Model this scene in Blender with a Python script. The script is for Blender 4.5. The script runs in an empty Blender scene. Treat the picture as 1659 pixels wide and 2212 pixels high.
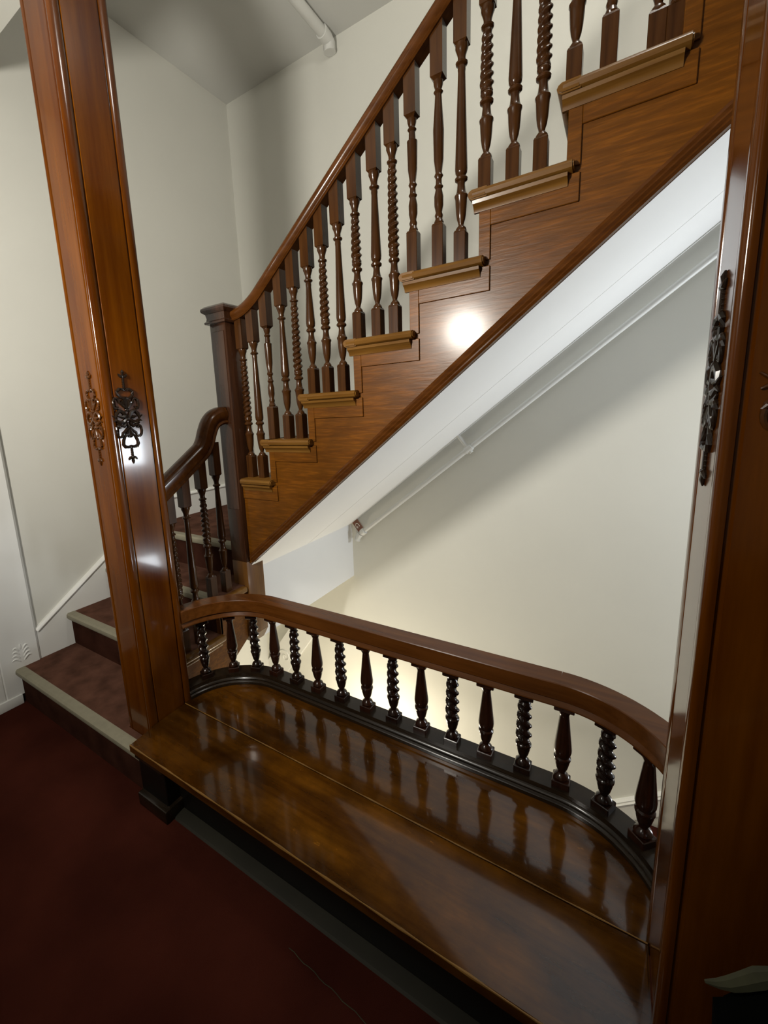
import bpy, bmesh, math, random
from mathutils import Vector, Matrix
PI = math.pi
random.seed(7)
S = bpy.context.scene
C = S.collection

# ------------------------------------------------------------------ camera
FPX, SHX, SHY = 918.694, 104.554, -47.820
YAW, PITCH, ROLL = math.radians(33.7949), math.radians(10.3382), math.radians(-2.8109)
cam_d = bpy.data.cameras.new('camera')
cam = bpy.data.objects.new('camera', cam_d)
C.objects.link(cam)
fw = Vector((-math.sin(YAW)*math.cos(PITCH), math.cos(YAW)*math.cos(PITCH), -math.sin(PITCH)))
rt = Vector((math.cos(YAW), math.sin(YAW), 0)); up = rt.cross(fw)
r2 = rt*math.cos(ROLL) + up*math.sin(ROLL); u2 = -rt*math.sin(ROLL) + up*math.cos(ROLL)
cam.matrix_world = Matrix(((r2.x, u2.x, -fw.x, 0), (r2.y, u2.y, -fw.y, 0), (r2.z, u2.z, -fw.z, 1.5), (0, 0, 0, 1)))
cam_d.sensor_fit = 'HORIZONTAL'
cam_d.sensor_width = 36.0
cam_d.lens = FPX*36/1659
cam_d.shift_x = SHX/1659
cam_d.shift_y = SHY/1659
cam_d.clip_start = 0.02
S.camera = cam

# ------------------------------------------------------------------ light
S.view_settings.view_transform = 'Standard'
S.view_settings.look = 'None'
S.view_settings.gamma = 1
S.view_settings.use_curve_mapping = False
S.view_settings.exposure = 0.14
W = bpy.data.worlds.new('world'); S.world = W
W.use_nodes = True
W.node_tree.nodes['Background'].inputs[0].default_value = (0.9, 0.95, 1.0, 1)
W.node_tree.nodes['Background'].inputs[1].default_value = 0.02

def point(name, loc, power, color, radius):
    l = bpy.data.lights.new(name, 'POINT'); l.energy = power; l.color = color; l.shadow_soft_size = radius
    o = bpy.data.objects.new(name, l); C.objects.link(o); o.location = loc
    return o

def area(name, loc, target, power, color, sx, sy):
    l = bpy.data.lights.new(name, 'AREA'); l.shape = 'RECTANGLE'; l.size = sx; l.size_y = sy
    l.energy = power; l.color = color
    o = bpy.data.objects.new(name, l); C.objects.link(o); o.location = loc
    o.rotation_euler = (Vector(target)-Vector(loc)).to_track_quat('-Z', 'Y').to_euler()
    return o

hl = bpy.data.lights.new('hall_lamp', 'SPOT'); hl.energy = 200; hl.color = (1.0, 0.95, 0.85); hl.shadow_soft_size = 0.14
hl.spot_size = math.radians(154); hl.spot_blend = 1.0
ho = bpy.data.objects.new('hall_lamp', hl); C.objects.link(ho); ho.location = (-1.08, -0.5, 2.1)
ho.rotation_euler = (Vector((-1.52, 1.55, 2.15))-Vector((-1.08, -0.5, 2.1))).to_track_quat('-Z', 'Y').to_euler()
point('hall_ceiling_lamp', (-0.4, -2.4, 2.7), 7, (1.0, 0.93, 0.80), 0.2)
point('upper_fill_light', (0.15, 1.48, 3.7), 20, (1.0, 0.97, 0.90), 0.12)  # unseen fill light, added above the stairs to lift the upper walls
area('side_window_light', (1.35, 2.58, 1.22), (-1.5, 1.6, 1.0), 22, (0.88, 0.94, 1.0), 0.34, 0.36)
area('stair_light', (1.35, 2.58, -0.08), (-1.6, 1.5, 0.6), 7, (0.90, 0.95, 1.0), 0.40, 0.14)
point('basement_lamp', (-1.45, 2.15, -1.05), 36, (1.0, 0.88, 0.66), 0.12)

# ------------------------------------------------------------------ materials
def new_mat(name):
    m = bpy.data.materials.new(name); m.use_nodes = True
    nt = m.node_tree; b = nt.nodes['Principled BSDF']
    return m, nt, b

def wood(name, dark, light, rough=0.28, axis=2, scale=9.0, bump=0.12, coat=0.4, patch=0.0):
    m, nt, b = new_mat(name); N, L = nt.nodes, nt.links
    tc = N.new('ShaderNodeTexCoord'); mp = N.new('ShaderNodeMapping')
    sc = [scale*3.2, scale*3.2, scale*3.2]; sc[axis] = scale*0.22
    mp.inputs['Scale'].default_value = sc
    L.new(tc.outputs['Object'], mp.inputs['Vector'])
    n1 = N.new('ShaderNodeTexNoise'); n1.inputs['Scale'].default_value = 1.6; n1.inputs['Detail'].default_value = 7
    n1.inputs['Roughness'].default_value = 0.62
    L.new(mp.outputs[0], n1.inputs['Vector'])
    cr = N.new('ShaderNodeValToRGB'); cr.color_ramp.elements[0].position = 0.33; cr.color_ramp.elements[1].position = 0.68
    cr.color_ramp.elements[0].color = (*dark, 1); cr.color_ramp.elements[1].color = (*light, 1)
    L.new(n1.outputs['Fac'], cr.inputs['Fac'])
    n2 = N.new('ShaderNodeTexNoise'); n2.inputs['Scale'].default_value = 3.0; n2.inputs['Detail'].default_value = 4
    L.new(tc.outputs['Object'], n2.inputs['Vector'])
    mx = N.new('ShaderNodeMix'); mx.data_type = 'RGBA'; mx.blend_type = 'MULTIPLY'
    cr2 = N.new('ShaderNodeValToRGB'); cr2.color_ramp.elements[0].position = 0.3; cr2.color_ramp.elements[1].position = 0.7
    g = 0.72-patch
    cr2.color_ramp.elements[0].color = (g, g, g, 1); cr2.color_ramp.elements[1].color = (1+patch, 1+patch, 1+patch, 1)
    L.new(n2.outputs['Fac'], cr2.inputs['Fac'])
    mx.inputs['Factor'].default_value = 1.0
    L.new(cr.outputs['Color'], mx.inputs['A']); L.new(cr2.outputs['Color'], mx.inputs['B'])
    L.new(mx.outputs['Result'], b.inputs['Base Color'])
    b.inputs['Roughness'].default_value = rough
    b.inputs['Specular IOR Level'].default_value = 0.22
    b.inputs['Coat Weight'].default_value = coat*0.45; b.inputs['Coat Roughness'].default_value = rough*0.45
    bp = N.new('ShaderNodeBump'); bp.inputs['Strength'].default_value = bump; bp.inputs['Distance'].default_value = 0.002
    L.new(n1.outputs['Fac'], bp.inputs['Height']); L.new(bp.outputs[0], b.inputs['Normal'])
    return m

def plain(name, col, rough=0.6, noise=0.06, nscale=6.0, bump=0.03, bscale=180.0, metal=0.0):
    m, nt, b = new_mat(name); N, L = nt.nodes, nt.links
    tc = N.new('ShaderNodeTexCoord')
    n = N.new('ShaderNodeTexNoise'); n.inputs['Scale'].default_value = nscale; n.inputs['Detail'].default_value = 5
    L.new(tc.outputs['Object'], n.inputs['Vector'])
    cr = N.new('ShaderNodeValToRGB'); cr.color_ramp.elements[0].position = 0.3; cr.color_ramp.elements[1].position = 0.7
    cr.color_ramp.elements[0].color = (*[c*(1-noise) for c in col], 1)
    cr.color_ramp.elements[1].color = (*[min(1, c*(1+noise)) for c in col], 1)
    L.new(n.outputs['Fac'], cr.inputs['Fac']); L.new(cr.outputs['Color'], b.inputs['Base Color'])
    b.inputs['Roughness'].default_value = rough; b.inputs['Metallic'].default_value = metal
    if rough > 0.9: b.inputs['Specular IOR Level'].default_value = 0.02
    n2 = N.new('ShaderNodeTexNoise'); n2.inputs['Scale'].default_value = bscale; n2.inputs['Detail'].default_value = 3
    L.new(tc.outputs['Object'], n2.inputs['Vector'])
    bp = N.new('ShaderNodeBump'); bp.inputs['Strength'].default_value = bump; bp.inputs['Distance'].default_value = 0.003
    L.new(n2.outputs['Fac'], bp.inputs['Height']); L.new(bp.outputs[0], b.inputs['Normal'])
    return m

M = {}
M['wall'] = plain('wall_paint', (0.66, 0.655, 0.60), 0.75, 0.02, 2.0, 0.04, 90)
M['white'] = plain('white_plaster', (0.80, 0.80, 0.79), 0.6, 0.015, 2.0, 0.03, 70)
M['trim'] = plain('white_trim_paint', (0.78, 0.78, 0.75), 0.4, 0.02, 3.0, 0.02, 60)
M['ceil'] = plain('ceiling_paint', (0.60, 0.60, 0.57), 0.85, 0.02, 2.0, 0.04, 90)
M['pipe'] = plain('painted_pipe', (0.66, 0.66, 0.63), 0.45, 0.03, 9.0, 0.02, 60)
M['carpet'] = plain('red_carpet', (0.052, 0.0125, 0.0075), 0.95, 0.3, 3.0, 0.5, 420)
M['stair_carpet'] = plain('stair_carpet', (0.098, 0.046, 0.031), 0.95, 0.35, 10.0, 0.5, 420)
M['riser'] = plain('riser_carpet_shaded', (0.040, 0.015, 0.0095), 0.95, 0.3, 10.0, 0.5, 420)  # stair carpet colour darkened to imitate the shade on the risers
M['nosing'] = plain('nosing_strip', (0.24, 0.22, 0.155), 0.6, 0.08, 30.0, 0.1, 200)
M['string'] = wood('string_board_wood', (0.108, 0.035, 0.002), (0.158, 0.054, 0.0038), 0.36, 0, 8.0, 0.10, 0.5, 0.08)
def fleck(m):
    nt = m.node_tree; N, L = nt.nodes, nt.links
    b = N['Principled BSDF']; src = b.inputs['Base Color'].links[0].from_socket
    tc = N.new('ShaderNodeTexCoord'); mp = N.new('ShaderNodeMapping')
    mp.inputs['Rotation'].default_value = (0, math.radians(52), 0); mp.inputs['Scale'].default_value = (14, 60, 130)
    L.new(tc.outputs['Object'], mp.inputs['Vector'])
    n = N.new('ShaderNodeTexNoise'); n.inputs['Scale'].default_value = 1.0; n.inputs['Detail'].default_value = 3
    L.new(mp.outputs[0], n.inputs['Vector'])
    cr = N.new('ShaderNodeValToRGB'); cr.color_ramp.elements[0].position = 0.45; cr.color_ramp.elements[1].position = 0.75
    cr.color_ramp.elements[0].color = (0.90, 0.90, 0.90, 1); cr.color_ramp.elements[1].color = (1.45, 1.40, 1.3, 1)
    L.new(n.outputs['Fac'], cr.inputs['Fac'])
    mx = N.new('ShaderNodeMix'); mx.data_type = 'RGBA'; mx.blend_type = 'MULTIPLY'; mx.inputs['Factor'].default_value = 1
    L.new(src, mx.inputs['A']); L.new(cr.outputs['Color'], mx.inputs['B']); L.new(mx.outputs['Result'], b.inputs['Base Color'])
    bp = N.new('ShaderNodeBump'); bp.inputs['Strength'].default_value = 0.35; bp.inputs['Distance'].default_value = 0.0015
    L.new(n.outputs['Fac'], bp.inputs['Height']); L.new(bp.outputs[0], b.inputs['Normal'])
fleck(M['string'])
def stains(m):
    nt = m.node_tree; N, L = nt.nodes, nt.links
    b = N['Principled BSDF']; src = b.inputs['Base Color'].links[0].from_socket
    tc = N.new('ShaderNodeTexCoord'); mp = N.new('ShaderNodeMapping'); mp.inputs['Scale'].default_value = (5, 9, 9)
    L.new(tc.outputs['Object'], mp.inputs['Vector'])
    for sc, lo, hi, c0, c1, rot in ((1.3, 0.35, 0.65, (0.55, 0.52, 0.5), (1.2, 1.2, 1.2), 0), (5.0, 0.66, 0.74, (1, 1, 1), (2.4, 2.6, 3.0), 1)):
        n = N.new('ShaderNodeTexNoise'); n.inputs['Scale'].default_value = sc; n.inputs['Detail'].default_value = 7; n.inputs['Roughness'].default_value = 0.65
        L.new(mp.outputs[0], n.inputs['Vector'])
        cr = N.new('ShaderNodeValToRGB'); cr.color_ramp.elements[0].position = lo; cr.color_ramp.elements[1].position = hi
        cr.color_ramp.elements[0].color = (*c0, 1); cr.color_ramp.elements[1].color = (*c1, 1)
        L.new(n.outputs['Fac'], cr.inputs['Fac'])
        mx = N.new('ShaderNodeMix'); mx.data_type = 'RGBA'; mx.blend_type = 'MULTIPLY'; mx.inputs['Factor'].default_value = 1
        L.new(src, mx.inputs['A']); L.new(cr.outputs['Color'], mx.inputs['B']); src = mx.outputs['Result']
    L.new(src, b.inputs['Base Color'])
M['tread'] = wood('tread_wood', (0.125, 0.052, 0.0075), (0.2, 0.094, 0.018), 0.36, 0, 9.0)
M['baluster'] = wood('baluster_wood', (0.036, 0.0125, 0.003), (0.078, 0.029, 0.007), 0.24, 2, 9.0)
M['dark_spindle'] = wood('spindle_wood', (0.006, 0.0034, 0.0022), (0.02, 0.0075, 0.0036), 0.2, 2, 9.0)
M['brown_spindle'] = wood('brown_spindle_wood', (0.012, 0.004, 0.002), (0.032, 0.01, 0.0042), 0.22, 2, 9.0)
M['rail'] = wood('rail_wood', (0.068, 0.0205, 0.003), (0.115, 0.038, 0.007), 0.26, 0, 9.0)
M['newel'] = wood('newel_wood', (0.034, 0.0125, 0.0055), (0.066, 0.026, 0.0115), 0.26, 2, 8.0, 0.08, 1.2)
M['newel_low'] = wood('newel_lower_wood', (0.095, 0.036, 0.007), (0.16, 0.07, 0.015), 0.4, 2, 8.0)
M['post'] = wood('post_wood', (0.07, 0.0155, 0.0006), (0.13, 0.037, 0.0012), 0.16, 2, 4.5, 0.03, 0.6)
M['seat'] = wood('seat_wood', (0.04, 0.0125, 0.0006), (0.13, 0.048, 0.0034), 0.13, 0, 3.0, 0.05, 1.3, 0.25)
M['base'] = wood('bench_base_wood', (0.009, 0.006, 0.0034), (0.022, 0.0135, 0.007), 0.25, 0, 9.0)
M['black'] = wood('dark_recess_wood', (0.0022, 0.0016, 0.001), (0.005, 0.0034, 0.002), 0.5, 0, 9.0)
M['iron'] = wood('carved_dark_wood', (0.008, 0.005, 0.0034), (0.022, 0.013, 0.008), 0.22, 2, 12.0)
M['amber'] = wood('carved_amber_wood', (0.045, 0.015, 0.003), (0.085, 0.028, 0.006), 0.22, 2, 12.0)
stains(M['seat'])
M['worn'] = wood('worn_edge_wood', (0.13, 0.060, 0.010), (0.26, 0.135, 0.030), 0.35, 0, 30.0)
M['shoe'] = plain('floor_edge_strip', (0.020, 0.018, 0.011), 0.5, 0.2, 8.0)
M['sign'] = plain('brown_plate', (0.22, 0.09, 0.05), 0.5)
M['pale'] = plain('pale_cloth', (0.045, 0.045, 0.022), 0.9, 0.3, 20.0)
M['dark_cloth'] = plain('dark_cloth', (0.0018, 0.002, 0.0018), 0.95, 0.2, 20.0)
M['sign_letter'] = plain('white_sign_letter', (0.75, 0.7, 0.62), 0.5)  # plain pale colour of the letter

# ------------------------------------------------------------------ mesh helpers
def box(bm, x0, x1, y0, y1, z0, z1, bev=0.0, seg=2):
    vs = [bm.verts.new((x, y, z)) for x in (x0, x1) for y in (y0, y1) for z in (z0, z1)]
    fs = [(0, 1, 3, 2), (4, 6, 7, 5), (0, 4, 5, 1), (2, 3, 7, 6), (0, 2, 6, 4), (1, 5, 7, 3)]
    ff = [bm.faces.new([vs[i] for i in f]) for f in fs]
    if bev > 0:
        es = list({e for f in ff for e in f.edges})
        bmesh.ops.bevel(bm, geom=es, offset=bev, segments=seg, affect='EDGES', profile=0.5)

def prism(bm, pts, axis, a, b, bev=0.0):
    """polygon pts (2d) extruded along axis from a to b; the 2d coords are the other two axes in xyz order"""
    def mk(p, t):
        v = [0, 0, 0]; v[axis] = t
        o = [i for i in range(3) if i != axis]; v[o[0]] = p[0]; v[o[1]] = p[1]
        return bm.verts.new(v)
    A = [mk(p, a) for p in pts]; B = [mk(p, b) for p in pts]
    n = len(pts)
    f1 = bm.faces.new(A); f2 = bm.faces.new(B[::-1]); fs = [f1, f2]
    for i in range(n):
        fs.append(bm.faces.new((A[i], B[i], B[(i+1) % n], A[(i+1) % n])))
    if bev > 0:
        bmesh.ops.bevel(bm, geom=list({e for e in f1.edges} | {e for e in f2.edges}), offset=bev, segments=2, affect='EDGES')

def loft(bm, rings, cap=True, closed=True):
    R = [[bm.verts.new(p) for p in r] for r in rings]
    n = len(R[0])
    for a, b in zip(R[:-1], R[1:]):
        for i in range(n if closed else n-1):
            bm.faces.new((a[i], a[(i+1) % n], b[(i+1) % n], b[i]))
    if cap:
        bm.faces.new(R[0][::-1]); bm.faces.new(R[-1])

def lathe(bm, prof, cx=0, cy=0, n=16):
    loft(bm, [[(cx+r*math.cos(2*PI*k/n), cy+r*math.sin(2*PI*k/n), z) for k in range(n)] for r, z in prof])

def rope(bm, z0, z1, r0, r1, pitch=0.064, amp=0.2, cx=0, cy=0, n=20, starts=2, dz=0.0045, hand=1):
    m = max(4, int((z1-z0)/dz)); rings = []
    for j in range(m+1):
        t = j/m; z = z0+(z1-z0)*t; r = r0+(r1-r0)*t
        fade = min(1, t*m/5, (1-t)*m/5)
        ring = []
        for k in range(n):
            a = 2*PI*k/n
            s = math.cos(starts*(a-hand*2*PI*z/pitch))
            rr = r*(1+amp*fade*(abs(s)**0.7*(1 if s > 0 else -1)))
            ring.append((cx+rr*math.cos(a), cy+rr*math.sin(a), z))
        rings.append(ring)
    loft(bm, rings)

def tube(bm, pts, rad, n=8):
    """round tube along points, rad a number or list"""
    P = [Vector(p) for p in pts]; rings = []
    ref = Vector((0.31, 0.17, 0.93)).normalized()
    for i, p in enumerate(P):
        t = (P[min(i+1, len(P)-1)]-P[max(i-1, 0)]).normalized()
        a = t.cross(ref)
        if a.length < 1e-3: a = t.cross(Vector((1, 0, 0)))
        a.normalize(); b = t.cross(a)
        r = rad[i] if isinstance(rad, (list, tuple)) else rad
        rings.append([p+(a*math.cos(2*PI*k/n)+b*math.sin(2*PI*k/n))*r for k in range(n)])
    loft(bm, rings)

def blob(bm, c, r, n=10, m=6):
    c = Vector(c); rings = []
    for j in range(1, m):
        t = PI*j/m
        rings.append([c+Vector((r[0]*math.sin(t)*math.cos(2*PI*k/n), r[1]*math.sin(t)*math.sin(2*PI*k/n), -r[2]*math.cos(t))) for k in range(n)])
    loft(bm, rings)

def sweep(bm, path, lat, prof):
    """sweep 2d profile (lateral, up) along path; lat = fixed lateral vector, or None for a level path"""
    P = [Vector(p) for p in path]; rings = []
    for i, p in enumerate(P):
        t = Vector((0, 0, 0))
        if i < len(P)-1: t += (P[i+1]-p).normalized()
        if i > 0: t += (p-P[i-1]).normalized()
        t.normalize()
        if lat is None:
            l = Vector((0, 0, 1)).cross(t).normalized(); u = Vector((0, 0, 1))
        else:
            l = Vector(lat); u = t.cross(l).normalized()
            if u.z < 0: u = -u
        rings.append([p+l*a+u*b for a, b in prof])
    loft(bm, rings)

def obj(name, bm, m, parent=None, smooth=35):
    bmesh.ops.recalc_face_normals(bm, faces=bm.faces)
    me = bpy.data.meshes.new(name); bm.to_mesh(me); bm.free()
    me.materials.append(M[m] if isinstance(m, str) else m)
    o = bpy.data.objects.new(name, me); C.objects.link(o)
    if smooth:
        for p in me.polygons: p.use_smooth = True
        me.set_sharp_from_angle(angle=math.radians(smooth))
    if parent:
        o.parent = parent; o.matrix_parent_inverse = parent.matrix_world.inverted()
    return o

def thing(name, label, cat, loc=(0, 0, 0), group=None):
    o = bpy.data.objects.new(name, None); C.objects.link(o); o.location = loc; o.empty_display_size = 0.1
    o.matrix_world = Matrix.Translation(loc)
    o['label'] = label; o['category'] = cat
    if group: o['group'] = group
    return o

def structure(name, bm, m, label, cat):
    o = obj(name, bm, m); o['kind'] = 'structure'; o['label'] = label; o['category'] = cat
    return o

def B(): return bmesh.new()

# ------------------------------------------------------------------ layout numbers
XL = -2.70                       # left wall
YB = 2.77                        # back wall
RISE, RUN = 0.1985, 0.2495
ZT = [1.188+RISE*i for i in range(10)]           # upper treads
XN = [-1.70+RUN*i for i in range(11)]            # their noses
SY = 1.56                        # face of upper string board
def soff(x): return 0.798*x+2.0  # underside of the upper flight
LZ = [0.2, 0.396, 0.594, 0.79]   # lower treads
LY = [0.765, 1.062, 1.325, 1.595]
XS = -1.655                      # face of lower string board

# ------------------------------------------------------------------ setting
bm = B(); box(bm, XL, 2.6, -3.6, 1.02, -0.12, 0.0)
structure('floor', bm, 'carpet', 'dark red carpeted hall floor in front of the bench', 'floor')
bm = B(); box(bm, XL, 2.6, 1.02, YB, -2.45, -2.35)
structure('floor', bm, 'carpet', 'floor at the foot of the stairwell', 'floor')
bm = B(); box(bm, XL-0.15, XL, -3.6, YB, -2.45, 4.1)
structure('wall_left', bm, 'wall', 'cream painted wall left of the stair', 'wall')
bm = B(); box(bm, XL-0.15, 2.75, YB, YB+0.15, -2.45, 4.1)
structure('wall_back', bm, 'wall', 'cream painted wall behind the staircase', 'wall')
bm = B(); box(bm, 2.6, 2.75, -3.6, YB, -2.45, 4.1)
structure('wall_right', bm, 'wall', 'cream painted wall at the far right', 'wall')
bm = B(); box(bm, XL-0.15, 2.75, -3.75, -3.6, -0.12, 3.3)
structure('wall_front', bm, 'wall', 'cream painted wall of the hall', 'wall')
bm = B(); box(bm, XL, 2.6, -3.6, 0.84, 3.17, 3.3)
structure('ceiling', bm, 'ceil', 'ceiling of the hall', 'ceiling')
bm = B(); box(bm, XL, 2.6, 0.84, YB, 3.894, 4.05)
structure('ceiling', bm, 'ceil', 'grey white ceiling above the stair', 'ceiling')
bm = B(); box(bm, XL, 2.6, 0.84, 1.05, 3.17, 3.894)
structure('wall_header', bm, 'wall', 'wall above the opening', 'wall')
bm = B(); box(bm, XL, -1.0, 0.98, 1.02, -2.35, -0.12); box(bm, -1.0, 2.6, 0.98, 1.02, -2.35, -0.12)
structure('wall_stairwell', bm, 'wall', 'wall of the stairwell below the hall floor', 'wall')

# sloping plaster soffit under the upper flight, in two boards with a joint
def soffit(y0, y1, xe=-1.715):
    bm = B()
    xa, xb = xe, 1.45
    prism(bm, [(xa, soff(xa)), (xb, soff(xb)), (xb, soff(xb)+0.05), (xa, soff(xa)+0.05)], 1, y0, y1)
    return bm
sf = structure('ceiling_soffit', soffit(1.575, 2.186), 'white', 'white plaster soffit under the upper flight', 'soffit')
obj('panel', soffit(2.190, YB), 'white', sf)
# box below the landing
bm = B(); box(bm, XL, -1.715, 1.66, YB, 0.197, 0.74)
structure('wall_landing', bm, 'white', 'white plaster box under the half landing', 'wall')

# sloping white skirting beside the lower flight, level at the landing
bm = B()
prism(bm, [(0.90, 0.0), (0.90, 0.366), (1.76, 0.95), (YB, 0.95), (YB, 0.76), (1.64, 0.76), (1.0, 0.0)], 0, XL, XL+0.016)
bs = structure('baseboard_left', bm, 'trim', 'white sloping skirting board beside the lower steps', 'skirting')
bm = B()
sweep(bm, [(XL+0.008, 0.90, 0.366), (XL+0.008, 1.76, 0.95), (XL+0.008, YB, 0.95)], (1, 0, 0), [(-0.008, -0.012), (0.014, -0.012), (0.018, -0.004), (0.014, 0.006), (0.006, 0.012), (-0.008, 0.012)])
obj('cap_moulding', bm, 'trim', bs)
bm = B(); box(bm, XL, XL+0.03, -3.6, 0.60, 0, 0.12); box(bm, XL, XL+0.04, 0.60, 0.775, 0, 0.055, 0.004)
structure('baseboard_hall', bm, 'trim', 'white skirting at the foot of the hall wall', 'skirting')
# skirting along the basement flight
bm = B()
def sk(x): return -1.055+0.785*x
prism(bm, [(-1.6, sk(-1.6)-0.14), (1.5, sk(1.5)-0.14), (1.5, sk(1.5)-0.02), (-1.6, sk(-1.6)-0.02)], 1, YB-0.016, YB)
bb = structure('baseboard_back', bm, 'trim', 'white sloping skirting board down the basement stair', 'skirting')
bm = B(); sweep(bm, [(-1.6, YB-0.008, sk(-1.6)), (1.5, YB-0.008, sk(1.5))], (0, -1, 0), [(-0.008, -0.02), (0.014, -0.02), (0.02, -0.008), (0.012, 0.0), (0.016, 0.008), (0.006, 0.018), (-0.008, 0.018)])
obj('cap_moulding', bm, 'trim', bb)

# white door casing on the left wall
bm = B()
prism(bm, [(XL, 0.58), (XL+0.028, 0.58), (XL+0.030, 0.62), (XL+0.024, 0.63), (XL+0.030, 0.64), (XL+0.030, 0.70), (XL+0.026, 0.705), (XL+0.030, 0.71), (XL+0.030, 0.885), (XL+0.018, 0.898), (XL, 0.898)], 2, 0.05, 3.0)
cs = structure('trim_1', bm, 'trim', 'white door casing at the left edge, carved near its foot', 'door casing')
bm = B()
for s in (-1, 1):
    for k in range(4):
        y0 = 0.806+s*0.010; z0 = 0.238+k*0.021
        pts = []; rr = []
        for j in range(7):
            t = j/6
            pts.append((XL+0.0305, y0+s*(0.038-0.004*k)*t, z0+0.020*t+0.012*math.sin(t*PI)-0.006*t*t)); rr.append(0.0012+0.0045*math.sin(PI*min(1, 0.15+t*0.85)))
        tube(bm, pts, rr, 8)
blob(bm, (XL+0.0305, 0.806, 0.322), (0.004, 0.006, 0.018))
obj('carved_palmette', bm, 'trim', cs)

# carved white trim on the back wall far down the well
bm = B()
p0, p1 = Vector((-2.66, 0, -0.95)), Vector((-2.20, 0, -0.33)); d = (p1-p0).normalized(); nn = Vector((d.z, 0, -d.x))
q = [p0+nn*0.11, p1+nn*0.11, p1-nn*0.11, p0-nn*0.11]
prism(bm, [(v.x, v.z) for v in q], 1, YB-0.05, YB)
t2 = structure('trim_2', bm, 'trim', 'white sloping trim board with a carved scroll in the stairwell', 'trim')
bm = B()
cc = Vector((-2.48, YB-0.052, -0.72))
tube(bm, [cc+Vector((0.0075*a*math.cos(a), 0, 0.0075*a*math.sin(a))) for a in [0.6+0.3*k for k in range(30)]], 0.007, 6)
obj('scroll', bm, 'trim', t2)

# ------------------------------------------------------------------ upper staircase
st = thing('staircase', 'varnished oak upper flight of stairs rising to the right', 'staircase', (-1.6, SY, 0.79))
NT = len(ZT)
bm = B()
poly = [(-1.622, soff(-1.622)+0.012)]
poly += [(-1.622, ZT[0]-0.012)]
for i in range(NT):
    if i > 0: poly.append((XN[i]+0.03, ZT[i]-0.012))
    poly.append((XN[i+1]+0.03, ZT[i]-0.012))
poly += [(XN[NT]+0.03, soff(XN[NT])+0.25)]
poly = poly[:1]+poly[1:]
poly[-1] = (XN[NT]+0.03, soff(XN[NT]+0.03)+0.012)
prism(bm, poly, 1, SY, SY+0.03)
sb = obj('string_board', bm, 'string', st)
# raised stepped frame of the string board
for i in range(NT):
    bm = B()
    xa = XN[i]+0.03 if i > 0 else -1.622
    if i > 0:
        box(bm, xa, xa+0.036, SY-0.007, SY+0.002, ZT[i-1]-0.012, ZT[i]-0.03, 0.0015, 1)
    box(bm, xa+(0.0362 if i > 0 else 0), XN[i+1]+0.066, SY-0.007, SY+0.002, ZT[i]-0.108, ZT[i]-0.03, 0.0015, 1)
    obj('step_frame', bm, 'string', sb)
# moulding along the lower edge
bm = B()
x0, x1 = -1.60, 1.2
sweep(bm, [(x0, SY-0.006, soff(x0)+0.028), (x1, SY-0.006, soff(x1)+0.028)], (0, -1, 0),
      [(-0.010, -0.022), (0.012, -0.022), (0.016, -0.014), (0.010, -0.008), (0.014, 0.0), (0.008, 0.006), (0.010, 0.014), (0.002, 0.024), (-0.010, 0.024)])
obj('lower_moulding', bm, 'rail', st)
for i in range(NT):
    bm = B()
    xa = XN[i] if i > 0 else -1.622
    xb = XN[i+1]+0.052
    yb = YB-0.003
    # tread with rounded nose and return
    prof = [(0.0, -0.013), (0.004, -0.024), (0.013, -0.030), (1, -0.030), (1, 0.0), (0.013, 0.0), (0.004, -0.005)]
    y0 = SY-0.040
    pts = [(y0+a if a < 1 else yb, ZT[i]+b) for a, b in prof]
    prism(bm, pts, 0, xa+0.012, xb, 0.004)
    if i > 0:
        pts = [(xa+a if a < 1 else xa+0.06, ZT[i]+b) for a, b in prof]
        prism(bm, pts, 1, y0+0.002, yb, 0.004)
    tr = obj('tread', bm, 'tread', st)
    bm = B()   # cove under the return
    pts = [(SY+0.001, ZT[i]-0.062), (SY-0.010, ZT[i]-0.062), (SY-0.012, ZT[i]-0.054), (SY-0.017, ZT[i]-0.046), (SY-0.027, ZT[i]-0.040), (SY-0.029, ZT[i]-0.0305), (SY+0.001, ZT[i]-0.0305)]
    prism(bm, pts, 0, xa+0.014, XN[i+1]+0.036)
    obj('cove_moulding', bm, 'tread', tr)
    if i > 0:
        bm = B(); box(bm, XN[i]+0.030, XN[i]+0.045, SY+0.031, yb, ZT[i-1], ZT[i]-0.031)
        obj('riser', bm, 'string', st)

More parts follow.
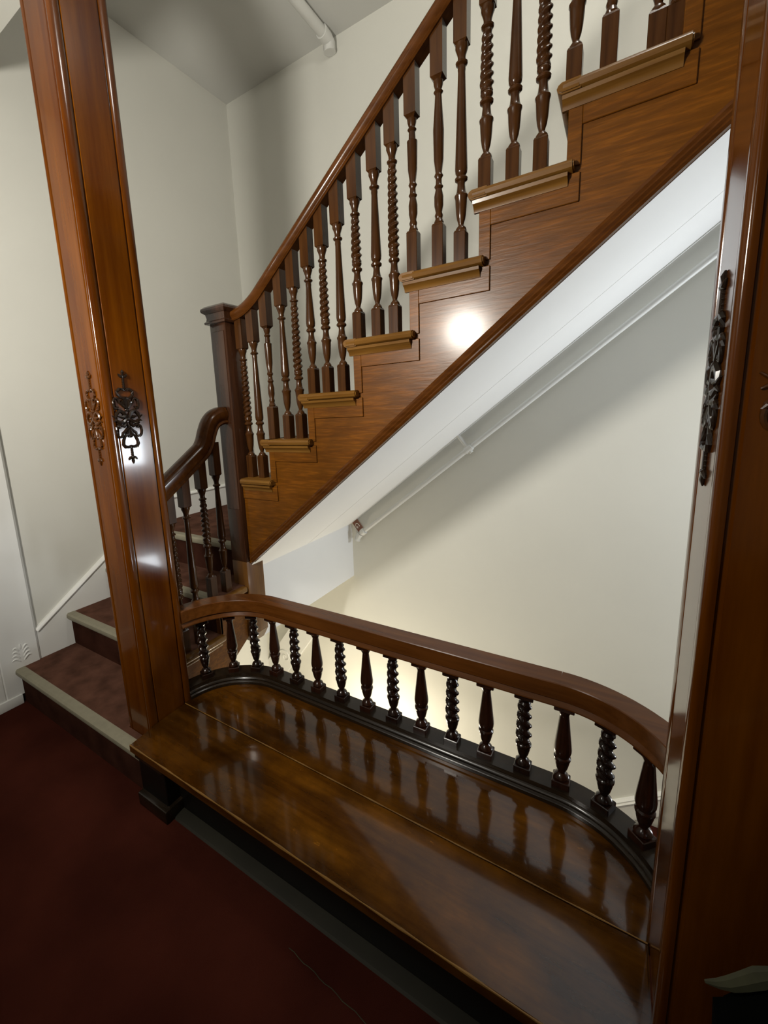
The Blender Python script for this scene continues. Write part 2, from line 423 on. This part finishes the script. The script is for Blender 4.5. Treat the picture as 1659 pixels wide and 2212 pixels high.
# ------------------------------------------------------------------ baluster builders (local, foot at z=0)
def long_baluster(kind, H, w=0.040):
    bm = B(); h = w/2
    hb = 0.108 if kind != 'slim' else 0.15
    def sq(z, k=1.0, c=0.0):
        a = h*k
        return [(-a, -a, z), (a, -a, z), (a, a, z), (-a, a, z)]
    box(bm, -h, h, -h, h, -0.004, hb, 0.0015, 1)
    loft(bm, [sq(hb-0.001), sq(hb+0.006, 0.85), sq(hb+0.008, 0.6)])
    tb = H-0.135
    loft(bm, [sq(tb-0.010, 0.55), sq(tb, 0.95), sq(tb+0.002, 1.08), sq(H+0.03, 1.08)])
    z = hb
    if kind == 'slim':
        P = [(0.012, z), (0.017, z+0.012), (0.012, z+0.024), (0.0145, z+0.034), (0.011, z+0.044), (0.0155, z+0.065), (0.016, z+0.095), (0.011, z+0.118),
             (0.0155, z+0.126), (0.011, z+0.134), (0.010, z+0.150), (0.0155, z+0.160), (0.011, z+0.170), (0.0165, z+0.21)]
        zt = tb-0.012
        P += [(0.0185, z+0.30), (0.0125, zt-0.06), (0.011, zt-0.035), (0.016, zt-0.028), (0.011, zt-0.020), (0.015, zt-0.008), (0.0165, zt+0.004)]
        lathe(bm, P)
        return bm
    P = [(0.017, z), (0.019, z+0.006), (0.017, z+0.014), (0.009, z+0.024), (0.0098, z+0.030), (0.0138, z+0.042), (0.0168, z+0.060), (0.0188, z+0.085), (0.0198, z+0.107),
         (0.0222, z+0.112), (0.0222, z+0.117), (0.0185, z+0.121), (0.015, z+0.130), (0.0125, z+0.150), (0.0135, z+0.158), (0.0205, z+0.163),
         (0.0215, z+0.169), (0.018, z+0.174), (0.014, z+0.178), (0.0195, z+0.186), (0.0195, z+0.190)]
    zs = z+0.190; zt = tb-0.012
    T = [(0.0128, zt-0.058), (0.0118, zt-0.048), (0.0185, zt-0.044), (0.0195, zt-0.039), (0.0125, zt-0.033), (0.0125, zt-0.022), (0.017, zt-0.008), (0.0205, zt), (0.0205, zt+0.012)]
    if kind == 'twist':
        lathe(bm, P+[(0.0150, zs+0.008)])
        rope(bm, zs+0.004, zt-0.050, 0.0188, 0.0142, 0.050, 0.22, dz=0.0035)
        lathe(bm, T)
    else:
        n = 8; Q = [(0.0205, zs+0.006)]
        for j in range(n+1):
            t = j/n; Q.append((0.0205-0.0088*t, zs+0.012+(zt-0.066-zs-0.012)*t))
        lathe(bm, P+Q+T)
    return bm

# ------------------------------------------------------------------ upper balustrade
bal = thing('balustrade', 'dark balustrade of turned and twisted balusters on the upper flight', 'balustrade', (-1.6, 1.6, 1.188))
YBAL, YRAIL = 1.603, 1.600
def zr(x):
    """underside of the upper hand rail"""
    z = 2.562+0.798*(x+0.775)
    if x < -1.42:
        t = min(-1.42-x, 0.21)
        z = 2.562+0.798*(-1.42+0.775)-0.798*(t-t*t/0.42)
    return z
rail_prof = [(-0.026, 0.0), (-0.032, 0.006), (-0.027, 0.013), (-0.034, 0.021), (-0.038, 0.031), (-0.036, 0.042), (-0.029, 0.047), (-0.026, 0.053), (-0.012, 0.058), (0.012, 0.058), (0.026, 0.053), (0.029, 0.047), (0.036, 0.042), (0.038, 0.031), (0.034, 0.021), (0.027, 0.013), (0.032, 0.006), (0.026, 0.0)]
low_prof = [(a, b*1.5) for a, b in rail_prof]
bm = B()
path = []
for k in range(0, 112):
    x = -1.628+k*0.025
    path.append((x, YRAIL, zr(x)))
sweep(bm, path, (0, -1, 0), rail_prof)
obj('handrail', bm, 'rail', bal)
upper = [(-1.590, 0, 'twist'), (-1.512, 0, 'plain'), (-1.420, 1, 'slim'), (-1.325, 1, 'plain'), (-1.247, 1, 'twist'),
         (-1.162, 2, 'plain'), (-1.083, 2, 'twist'), (-1.002, 2, 'plain'), (-0.917, 3, 'twist'), (-0.829, 3, 'plain'), (-0.753, 3, 'twist'),
         (-0.673, 4, 'slim'), (-0.576, 4, 'slim'), (-0.497, 4, 'plain'), (-0.416, 5, 'twist'), (-0.330, 5, 'plain'), (-0.250, 5, 'twist'),
         (-0.168, 6, 'plain'), (-0.084, 6, 'slim'), (0.022, 6, 'plain'), (0.062, 6, 'twist'), (0.150, 7, 'twist'), (0.235, 7, 'plain')]
for x, i, k in upper:
    bm = long_baluster(k, zr(x)-ZT[i])
    o = obj('baluster', bm, 'baluster', None); o.location = (x, YBAL, ZT[i]); o.parent = bal
    o.matrix_parent_inverse = bal.matrix_world.inverted()
    if k == 'twist': o['label'] = 'rope twisted baluster'
    elif k == 'slim': o['label'] = 'slim plain replacement baluster'
    else: o['label'] = 'smooth tapering baluster'

# ------------------------------------------------------------------ newel post
NX0, NX1, NY0, NY1 = -1.735, -1.625, 1.535, 1.660
nw = thing('newel_post', 'square dark newel post with moulded cap at the turn of the stair', 'newel post', (-1.68, 1.6, 0.3))
bm = B(); box(bm, NX0, NX1, NY0, NY1, 0.73, 1.965, 0.004)
box(bm, NX0+0.012, NX1-0.012, NY0-0.004, NY0+0.01, 1.02, 1.92, 0.002, 1)
obj('shaft', bm, 'newel', nw)
bm = B(); box(bm, NX0, NX1, NY0, NY1, 0.30, 0.73, 0.004)
loft(bm, [[(NX0, NY0, 0.302), (NX1, NY0, 0.302), (NX1, NY1, 0.302), (NX0, NY1, 0.302)],
          [(NX0+0.02, NY0+0.02, 0.25), (NX1-0.02, NY0+0.02, 0.25), (NX1-0.02, NY1-0.02, 0.25), (NX0+0.02, NY1-0.02, 0.25)]])
o = obj('lower_shaft', bm, 'newel_low', nw); o['label'] = 'paler lower end of the post, hanging below the stair'
bm = B()
def sqr(e, z): return [(NX0-e, NY0-e, z), (NX1+e, NY0-e, z), (NX1+e, NY1+e, z), (NX0-e, NY1+e, z)]
loft(bm, [sqr(0.0, 1.955), sqr(0.016, 1.957), (sqr(0.018, 1.965)), sqr(0.010, 1.973), sqr(0.008, 1.985), sqr(0.012, 2.004), sqr(0.024, 2.012), sqr(0.028, 2.020), sqr(0.026, 2.030), sqr(0.012, 2.041), sqr(-0.01, 2.046)])
obj('cap', bm, 'newel', nw)

# ------------------------------------------------------------------ lower flight
ls = thing('staircase', 'carpeted lower steps with pale nosings between left wall and bench', 'staircase', (-2.1, 0.8, 0))
XR = [-1.515, XS+0.0, XS, XS]
for i in range(4):
    z, y = LZ[i], LY[i]
    y1 = LY[i+1]+0.03 if i < 3 else YB-0.003
    xr = XR[i]
    xl = XL+0.003 if i == 0 else XL+0.018
    def tread_piece(bm, ya, yb, xa, xb, e=0.0):
        box(bm, xa, xb, ya, yb, z-0.028, z+e)
    bm = B()
    if i == 0:
        box(bm, xl, xr, y+0.03, 0.838, z-0.028, z); box(bm, xl+0.02, -1.70, 0.838, y1, z-0.028, z)
    elif i == 3:
        box(bm, xl, NX0, y+0.03, y1, z-0.028, z)
    else:
        box(bm, xl, xr, y+0.03, y1, z-0.028, z)
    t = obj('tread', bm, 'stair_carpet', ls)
    bm = B()
    pr = [(y+0.045, z+0.002), (y+0.008, z+0.002), (y, z-0.006), (y-0.002, z-0.022), (y+0.004, z-0.034), (y+0.012, z-0.036), (y+0.020, z-0.029), (y+0.045, z+0.0)]
    prism(bm, pr, 0, xl, xr if i != 3 else NX0+0.0)
    o = obj('nosing', bm, 'nosing', t); o['label'] = 'pale grey nosing strip'
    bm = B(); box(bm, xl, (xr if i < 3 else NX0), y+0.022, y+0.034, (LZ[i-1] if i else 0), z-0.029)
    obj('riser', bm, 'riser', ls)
# landing face and string board
bm = B()
def lzb(y): return 0.20+0.655*(y-1.39)
pl = [(1.06, 0.0), (1.06, LZ[1]-0.03), (LY[2]+0.02, LZ[1]-0.03), (LY[2]+0.02, LZ[2]-0.03), (NY0, LZ[2]-0.03), (NY0, lzb(NY0)), (1.10, lzb(1.10))]
prism(bm, pl, 0, XS-0.03, XS)
o = obj('string_board', bm, 'string', ls)
for i in (1, 2):
    ya = LY[i]-0.02; yb = LY[i+1]+0.03 if i < 2 else NY0-0.004
    bm = B(); box(bm, XS-0.012, XS+0.030, ya, yb, LZ[i]-0.030, LZ[i]+0.001, 0.010, 3)
    t = obj('tread_return', bm, 'tread', ls)
    bm = B(); box(bm, XS-0.012, XS+0.016, ya+0.02, yb-0.015, LZ[i]-0.052, LZ[i]-0.031, 0.006, 2)
    obj('cove_moulding', bm, 'tread', t)

# lower balustrade with goose-neck rail
XB = -1.690
lb = thing('balustrade', 'short dark balustrade with a curved goose-neck rail on the lower steps', 'balustrade', (XB, 1.2, 0.396))
mid = [(1.052, 1.092), (1.140, 1.150), (1.24, 1.215), (1.34, 1.281), (1.395, 1.320), (1.428, 1.365), (1.447, 1.410), (1.470, 1.450), (1.500, 1.465), (1.530, 1.468)]
def smooth_pts(P, n=6):
    P = [Vector((a, b, 0)) for a, b in P]; out = []
    for i in range(len(P)-1):
        p0 = P[max(i-1, 0)]; p1 = P[i]; p2 = P[i+1]; p3 = P[min(i+2, len(P)-1)]
        for k in range(n):
            t = k/n
            q = 0.5*((2*p1)+(p2-p0)*t+(2*p0-5*p1+4*p2-p3)*t*t+(3*p1-p0-3*p2+p3)*t**3)
            out.append((q.x, q.y))
    out.append((P[-1].x, P[-1].y))
    return out
bm = B()
sweep(bm, [(XB, a, b) for a, b in smooth_pts(mid)], (1, 0, 0), low_prof)
obj('handrail', bm, 'rail', lb)
for y, z, k in [(1.150, LZ[1], 'twist'), (1.240, LZ[1], 'plain'), (1.345, LZ[2], 'twist'), (1.440, LZ[2], 'plain')]:
    zt = 1.150+0.655*(y-1.140)+0.012
    if y > 1.4: zt = 1.35
    bm = long_baluster(k, zt-z)
    o = obj('baluster', bm, 'baluster', None); o.location = (XB, y, z+0.002); o.parent = lb; o.matrix_parent_inverse = lb.matrix_world.inverted()
    o['label'] = 'rope twisted baluster' if k == 'twist' else 'smooth tapering baluster'

# ------------------------------------------------------------------ opening posts
def post_profile(x0, x1, y0, y1, c=0.030, g=0.005):
    """square with eased corners and a groove near both edges of every face"""
    pts = []
    cs = [Vector((x0, y0)), Vector((x1, y0)), Vector((x1, y1)), Vector((x0, y1))]
    for i in range(4):
        p = cs[i]; a = (cs[i-1]-p).normalized(); b = (cs[(i+1) % 4]-p).normalized()
        ca = 0.015 if abs(a.x) > 0.5 else c
        cb = 0.015 if abs(b.x) > 0.5 else c
        pts += [p+a*(ca+0.009), p+a*(ca+0.006)+b*g, p+a*(ca+0.002)+b*g, p+a*ca, p+a*(ca-0.006)-b*0.002, p+a*0.005-b*0.002,
                p+(a+b)*0.0005, p+b*0.005-a*0.002, p+b*(cb-0.006)-a*0.002, p+b*cb, p+b*(cb+0.002)+a*g, p+b*(cb+0.006)+a*g, p+b*(cb+0.009)]
    return [(v.x, v.y) for v in pts]

def ornament():
    """carved appliqué as (polylines with radius, blobs); u across (-1..1), v up (0..1)"""
    T, Bl = [], []
    def both(f, r):
        for s in (-1, 1): T.append(([(s*u, v) for u, v in f], r))
    def curl(cu, cv, r0, a0, a1, n=12, shrink=0.35):
        return [(cu+r0*(1-(1-shrink)*k/n)*math.cos(a0+(a1-a0)*k/n), cv+0.33*r0*(1-(1-shrink)*k/n)*math.sin(a0+(a1-a0)*k/n)) for k in range(n+1)]
    # finials
    T.append(([(0, 1.0), (0, 0.975), (0, 0.94)], [0.02, 0.09, 0.05]))
    both([(0.02, 0.930), (0.14, 0.932), (0.24, 0.945), (0.28, 0.958)], [0.09, 0.09, 0.06, 0.02])
    T.append(([(0, 0.93), (0, 0.80)], [0.06, 0.06]))
    for v in (0.90, 0.875, 0.85, 0.825): Bl.append((0, v, 0.10, 0.011))
    T.append(([(0, 0.0), (0, 0.03), (0, 0.065)], [0.02, 0.08, 0.06]))
    both([(0.02, 0.07), (0.14, 0.068), (0.24, 0.056), (0.28, 0.044)], [0.10, 0.09, 0.06, 0.02])
    T.append(([(0, 0.07), (0, 0.18)], [0.06, 0.06]))
    for v in (0.10, 0.125, 0.15): Bl.append((0, v, 0.10, 0.011))
    # hearts
    both([(0.0, 0.785), (0.12, 0.80), (0.34, 0.80), (0.50, 0.775), (0.50, 0.745), (0.36, 0.715), (0.14, 0.70), (0.02, 0.71)], [0.05, 0.07, 0.09, 0.09, 0.09, 0.08, 0.08, 0.09])
    both([(0.0, 0.20), (0.14, 0.185), (0.40, 0.19), (0.50, 0.215), (0.46, 0.26), (0.34, 0.30), (0.14, 0.325), (0.02, 0.30)], [0.05, 0.08, 0.10, 0.09, 0.08, 0.07, 0.07, 0.09])
    # shells
    for k in range(-3, 4):
        T.append(([(0.02*k, 0.60), (0.07*k, 0.65), (0.115*k, 0.70-0.004*k*k)], [0.04, 0.06, 0.07]))
        T.append(([(0.02*k, 0.38), (0.06*k, 0.335), (0.09*k, 0.285+0.004*k*k)], [0.04, 0.06, 0.06]))
    # volutes
    both([(0.08, 0.60), (0.28, 0.635), (0.46, 0.665)]+curl(0.66, 0.635, 0.24, 2.4, -2.6), [0.07]*16)
    both([(0.08, 0.39), (0.28, 0.355), (0.44, 0.338)]+curl(0.66, 0.372, 0.26, -2.4, 2.6), [0.07]*16)
    # leafy middle
    both([(0.05, 0.50), (0.26, 0.555), (0.5, 0.575), (0.72, 0.54), (0.80, 0.50), (1.0, 0.525)], [0.10, 0.12, 0.11, 0.10, 0.08, 0.03])
    both([(0.05, 0.49), (0.30, 0.455), (0.55, 0.45), (0.78, 0.475), (0.95, 0.46)], [0.10, 0.12, 0.11, 0.08, 0.03])
    both([(0.12, 0.52), (0.36, 0.505), (0.62, 0.515)], [0.10, 0.10, 0.03])
    both([(0.10, 0.45), (0.30, 0.41), (0.62, 0.425), (0.76, 0.445)], [0.09, 0.10, 0.07, 0.03])
    Bl.append((0, 0.495, 0.26, 0.034)); Bl.append((0, 0.58, 0.14, 0.022)); Bl.append((0, 0.41, 0.14, 0.022))
    return T, Bl

def ornament_mesh(org, udir, ndir, w, h):
    bm = B(); T, Bl = ornament(); org, udir, ndir = Vector(org), Vector(udir), Vector(ndir)
    hw = w/2
    for pts, rad in T:
        P = [org+udir*(u*hw)+Vector((0, 0, v*h))+ndir*0.002 for u, v in pts]
        R = [r*hw*1.12 for r in rad][:len(P)]
        while len(R) < len(P): R.append(R[-1])
        tube(bm, P, R, 7)
    for u, v, ru, rv in Bl:
        c = org+udir*(u*hw)+Vector((0, 0, v*h))
        r = [abs(udir[i])*ru*hw+abs(ndir[i])*min(ru*hw, 0.009) for i in range(2)]+[rv*h]
        blob(bm, c, r)
    return bm

PXL0, PXL1, PY0, PY1 = -1.695, -1.530, 0.84, 1.04
lp = thing('post', 'tall varnished wooden post with carved ornaments left of the bench', 'post', (-1.61, 0.94, 0.2))
bm = B(); prism(bm, post_profile(PXL0, PXL1, PY0, PY1), 2, 0.0, 3.17)
obj('shaft', bm, 'post', lp)
o = obj('carved_ornament', ornament_mesh((PXL1, 0.918, 1.345), (0, 1, 0), (1, 0, 0), 0.118, 0.345), 'iron', lp); o['label'] = 'dark carved scrollwork ornament'
o = obj('carved_ornament', ornament_mesh((-1.612, PY0, 1.345), (1, 0, 0), (0, -1, 0), 0.108, 0.345), 'amber', lp); o['label'] = 'amber brown carved scrollwork ornament'

PXR0, PXR1 = 0.128, 0.300
rp = thing('post', 'tall varnished wooden post at the right edge of the opening', 'post', (0.21, 0.94, 0.2))
bm = B(); prism(bm, post_profile(PXR0, PXR1, PY0, 1.05), 2, 0.0, 3.17)
obj('shaft', bm, 'post', rp)
o = obj('carved_ornament', ornament_mesh((PXR0, 0.945, 1.345), (0, 1, 0), (-1, 0, 0), 0.118, 0.345), 'iron', rp); o['label'] = 'dark carved scrollwork ornament'
o = obj('carved_ornament', ornament_mesh((0.214, PY0, 1.345), (1, 0, 0), (0, -1, 0), 0.108, 0.345), 'amber', rp); o['label'] = 'amber brown carved scrollwork ornament'

# ------------------------------------------------------------------ bench
CL, CRX, CYY, RR = -1.25, -0.10, 1.0, 0.318      # arc centres and radius of the curved back
def back_path(R, a0=180.0, n=20, xs=None):
    pts = []
    e0 = math.degrees(math.asin(0.0415/R)); e1 = math.degrees(math.asin(0.0515/R))
    for k in range(n+1):
        a = math.radians(180-e0-(90-e0)*k/n); pts.append((CL+R*math.cos(a), CYY+R*math.sin(a)))
    for k in range(1, 8):
        pts.append((CL+(CRX-CL)*k/8, CYY+R))
    for k in range(n+1):
        a = math.radians(90-(90-e1)*k/n); pts.append((CRX+R*math.cos(a), CYY+R*math.sin(a)))
    return pts
SZ = 0.272
be = thing('bench', 'low window-seat bench with a curved spindle back between the posts', 'bench', (-0.7, 0.9, 0))
bm = B()
prism(bm, [(-1.512, 0.735), (0.126, 0.735), (0.126, 1.002), (-1.527, 1.002), (-1.527, 0.8415), (-1.512, 0.8415)], 2, SZ-0.034, SZ, 0.004)
obj('seat_board', bm, 'seat', be)
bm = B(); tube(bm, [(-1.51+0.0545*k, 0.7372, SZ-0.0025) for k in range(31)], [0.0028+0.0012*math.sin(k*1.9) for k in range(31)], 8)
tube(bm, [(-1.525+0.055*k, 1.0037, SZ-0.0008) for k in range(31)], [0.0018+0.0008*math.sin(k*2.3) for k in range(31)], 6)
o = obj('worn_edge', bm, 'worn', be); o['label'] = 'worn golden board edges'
bm = B()
inner = [(x, y) for x, y in back_path(RR-0.01) if y >= 1.035]
poly = [(-1.528, 1.0055), (0.126, 1.0055)]+inner[::-1]
prism(bm, poly, 2, SZ-0.034, SZ-0.0012)
obj('seat_board', bm, 'seat', be)
def level_sweep(R, z, prof, sel=None):
    bm = B(); P = [(x, y, z) for x, y in back_path(R)]
    if sel: P = P[sel[0]:sel[1]]
    sweep(bm, P, None, prof)
    return bm
# base rail: lateral + is to the left of travel = outwards (path runs left to right)
bp_ = [(-0.048, 0.0), (-0.048, 0.012), (-0.044, 0.016), (-0.040, 0.018), (-0.042, 0.024), (-0.038, 0.030), (-0.034, 0.032), (-0.034, 0.048), (0.032, 0.048), (0.032, -0.10), (-0.02, -0.10), (-0.02, 0.0)]
o = obj('base_rail', level_sweep(RR, SZ, [(a, b) for a, b in bp_]), 'base', be); o['label'] = 'nearly black moulded base rail'
rp_h = [(-0.028, 0.0), (-0.034, 0.004), (-0.034, 0.008), (-0.027, 0.022), (-0.029, 0.025), (-0.034, 0.028), (-0.0365, 0.030), (-0.0365, 0.0795), (-0.0345, 0.082)]
rp_ = rp_h+[(-a, b) for a, b in rp_h[::-1]]
ZR = 0.606
nall = len(back_path(RR))
obj('back_rail', level_sweep(RR-0.008, ZR, rp_, (0, 29)), 'rail', be, 18)
obj('back_rail', level_sweep(RR-0.008, ZR, rp_, (28, nall)), 'rail', be, 18)

def short_spindle(kind, H):
    bm = B(); h = 0.0245
    box(bm, -h, h, -h, h, -0.003, 0.022, 0.002, 1)
    P = [(0.019, 0.022), (0.0205, 0.028), (0.018, 0.036), (0.0095, 0.044), (0.0095, 0.048), (0.0145, 0.060), (0.0185, 0.080), (0.0195, 0.088), (0.0215, 0.092), (0.0215, 0.098), (0.0175, 0.102)]
    zt = H-0.045
    if kind == 'twist':
        lathe(bm, P+[(0.0165, 0.106)])
        rope(bm, 0.103, zt+0.004, 0.0180, 0.0150, 0.066, 0.26, dz=0.003, hand=-1)
        lathe(bm, [(0.012, zt-0.002), (0.0165, zt+0.002), (0.012, zt+0.008), (0.019, zt+0.020), (0.022, zt+0.028), (0.022, zt+0.034)])
    else:
        Q = [(0.0198, 0.108), (0.0222, 0.118), (0.0225, 0.128), (0.0205, 0.150)]
        n = 5
        for j in range(1, n+1):
            t = j/n; Q.append((0.0205-0.0085*t, 0.150+(zt-0.004-0.150)*t))
        Q += [(0.0115, zt+0.004), (0.019, zt+0.020), (0.022, zt+0.028), (0.022, zt+0.034)]
        lathe(bm, P+Q)
    for v in bm.verts:
        if abs(v.co.z) > 0.023: v.co.x *= 1.12; v.co.y *= 1.12
    box(bm, -0.0275, 0.0275, -0.0275, 0.0275, H-0.020, H+0.004, 0.002, 1)
    return bm
feet = [(CL+RR*math.cos(math.radians(a)), CYY+RR*math.sin(math.radians(a))) for a in (154.0, 131.0, 111.0)]
xs = [-1.262, -1.140, -1.022, -0.900, -0.778, -0.662, -0.548, -0.432, -0.316, -0.198, -0.086]
feet += [(x, CYY+RR) for x in xs]
for ang in (66.5, 46.5):
    a = math.radians(ang); feet.append((CRX+RR*math.cos(a), CYY+RR*math.sin(a)))
for k, (x, y) in enumerate(feet):
    kind = 'twist' if k % 2 == 0 else 'plain'
    bm = short_spindle(kind, ZR-SZ-0.047)
    o = obj('spindle', bm, 'dark_spindle' if kind == 'twist' else 'brown_spindle', None)
    if y < CYY+RR-0.001:
        c = Vector((CL if x < -1 else CRX, CYY)); o.rotation_euler[2] = math.atan2(y-c.y, x-c.x)
    o.location = (x, y, SZ+0.048); o.parent = be; o.matrix_parent_inverse = be.matrix_world.inverted()
    o['label'] = 'rope twisted spindle' if kind == 'twist' else 'smooth vase shaped spindle'
# supports
bm = B(); box(bm, -1.512, -1.345, 0.762, 0.838, 0.0, SZ-0.035, 0.003, 1)
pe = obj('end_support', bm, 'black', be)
bm = B(); box(bm, -1.511, -1.330, 0.738, 0.85, 0.0, 0.055, 0.006, 2)
obj('foot_moulding', bm, 'base', pe)
bm = B(); box(bm, -1.511, -1.340, 0.748, 0.762, 0.205, SZ-0.035, 0.003, 1)
obj('apron_moulding', bm, 'base', pe)
bm = B(); box(bm, 0.0, 0.126, 0.762, 0.838, 0.0, SZ-0.035, 0.003, 1)
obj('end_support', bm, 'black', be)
bm = B(); box(bm, -1.344, -0.001, 0.816, 0.836, 0.0, SZ-0.035)
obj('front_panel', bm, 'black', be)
bm = B(); prism(bm, [(0.770, 0.0), (0.776, 0.007), (0.800, 0.011), (0.8155, 0.012), (0.8155, 0.0)], 0, -1.3295, -0.001)
o = obj('floor_moulding', bm, 'shoe', be); o['label'] = 'greyish strip along the floor under the seat'

# ------------------------------------------------------------------ pipe under the soffit
pp = thing('pipe', 'thin white pipe running along the wall below the sloping soffit', 'pipe', (-1.6, YB-0.05, 0.56))
ang = math.atan(0.798); dx, dz_ = math.cos(ang), math.sin(ang)
bm = B(); tube(bm, [(-1.613, YB-0.045, 0.569), (1.2, YB-0.045, 0.569+0.803*2.813)], 0.016, 12)
obj('tube', bm, 'pipe', pp)
bm = B()
tube(bm, [(-1.60, YB-0.045, 0.580), (-1.575, YB-0.045, 0.600)], 0.026, 12)
tube(bm, [(-1.613, YB-0.045, 0.569), (-1.635, YB-0.045, 0.545), (-1.645, YB-0.045, 0.515)], [0.022, 0.024, 0.024], 12)
tube(bm, [(-1.645, YB-0.045, 0.535), (-1.66, YB-0.002, 0.54)], 0.014, 10)
obj('elbow_fitting', bm, 'pipe', pp)
bm = B()
q0 = Vector((-0.790, YB-0.045, 0.569+0.803*(1.613-0.790)))
perp = Vector((-dz_, 0, dx))
tube(bm, [q0-perp*0.03, q0+perp*0.125], 0.013, 10); tube(bm, [q0-Vector((dx, 0, dz_))*0.025, q0+Vector((dx, 0, dz_))*0.025], 0.022, 12)
obj('branch_fitting', bm, 'pipe', pp)
sg = thing('sign', 'tiny brown plate with a pale letter at the pipe end', 'sign', (-1.668, YB-0.006, 0.625))
bm = B()
d0, n0 = Vector((0.62, 0, -0.78)), Vector((0.78, 0, 0.62)); c0 = Vector((-1.655, 0, 0.620))
prism(bm, [((c0+d0*a+n0*b).x, (c0+d0*a+n0*b).z) for a, b in [(-0.045, -0.026), (0.045, -0.026), (0.045, 0.026), (-0.045, 0.026)]], 1, YB-0.012, YB-0.001)
obj('plate', bm, 'sign', sg)
bm = B()
c1 = c0+Vector((0, YB-0.013, 0))
tube(bm, [c1+(d0*math.cos(a)*0.022+n0*math.sin(a)*0.015) for a in [1.0+0.3*k for k in range(16)]]+[c1], 0.0028, 6)
obj('letter', bm, 'sign_letter', sg)

# pipe on the ceiling
cp = thing('pipe', 'short white pipe with an elbow on the ceiling at the back wall', 'pipe', (-1.70, 2.5, 3.86))
bm = B(); tube(bm, [(-1.705, 1.2, 3.855), (-1.705, 2.70, 3.855)], 0.032, 12)
obj('tube', bm, 'pipe', cp)
bm = B(); tube(bm, [(-1.705, 2.64, 3.855), (-1.705, 2.70, 3.852), (-1.705, 2.725, 3.835), (-1.705, 2.73, 3.79)], 0.040, 12)
obj('elbow_fitting', bm, 'pipe', cp)

# ------------------------------------------------------------------ basement stair
bsn = thing('staircase', 'red carpeted basement steps descending behind the bench', 'staircase', (0.3, 2.2, -1.2))
for k in range(12):
    z = -1.235-0.1985*(k-5)+0.03; x = 0.30-0.2495*(k-5)
    bm = B(); box(bm, x-0.27, x+0.02, 1.62, YB-0.018, z-0.04, z, 0.008, 2)
    obj('tread', bm, 'carpet', bsn)
    bm = B(); box(bm, x-0.25, x-0.235, 1.62, YB-0.018, z-0.1985, z-0.041)
    obj('riser', bm, 'carpet', bsn)

# ------------------------------------------------------------------ dark bag by the right post
sd = thing('bag', 'dark cloth bag with a pale rim at the lower right corner', 'bag', (0.33, 0.55, 0))
def rim(x): return 0.757+0.95*(x-0.142)+0.006*math.sin(x*70)
bm = B()
for k in range(1):
    top = [(0.142+0.03*i, rim(0.142+0.03*i)-0.006) for i in range(9)]
    prism(bm, [(0.19, 0.0), (0.50, 0.0), (0.47, 0.80), (0.42, 0.90)]+top[::-1], 1, 0.42, 0.602, 0.012)
obj('body', bm, 'dark_cloth', sd)
bm = B()
tube(bm, [(0.136+0.012*k, 0.602, rim(0.136+0.012*k)) for k in range(20)], [0.002, 0.005, 0.008]+[0.0095+0.0015*math.sin(k*2.1) for k in range(17)], 8)
o = obj('rim', bm, 'pale', sd); o['label'] = 'pale cloth rim'

# ------------------------------------------------------------------ thread on the carpet
bm = B()
tube(bm, [(-0.700+0.019*k, 0.690-0.0012*k+0.002*math.sin(k*1.7), 0.0012) for k in range(16)], 0.0011, 5)
th = obj('thread', bm, 'pale'); th['label'] = 'fine pale thread lying on the dark red carpet'; th['category'] = 'thread'
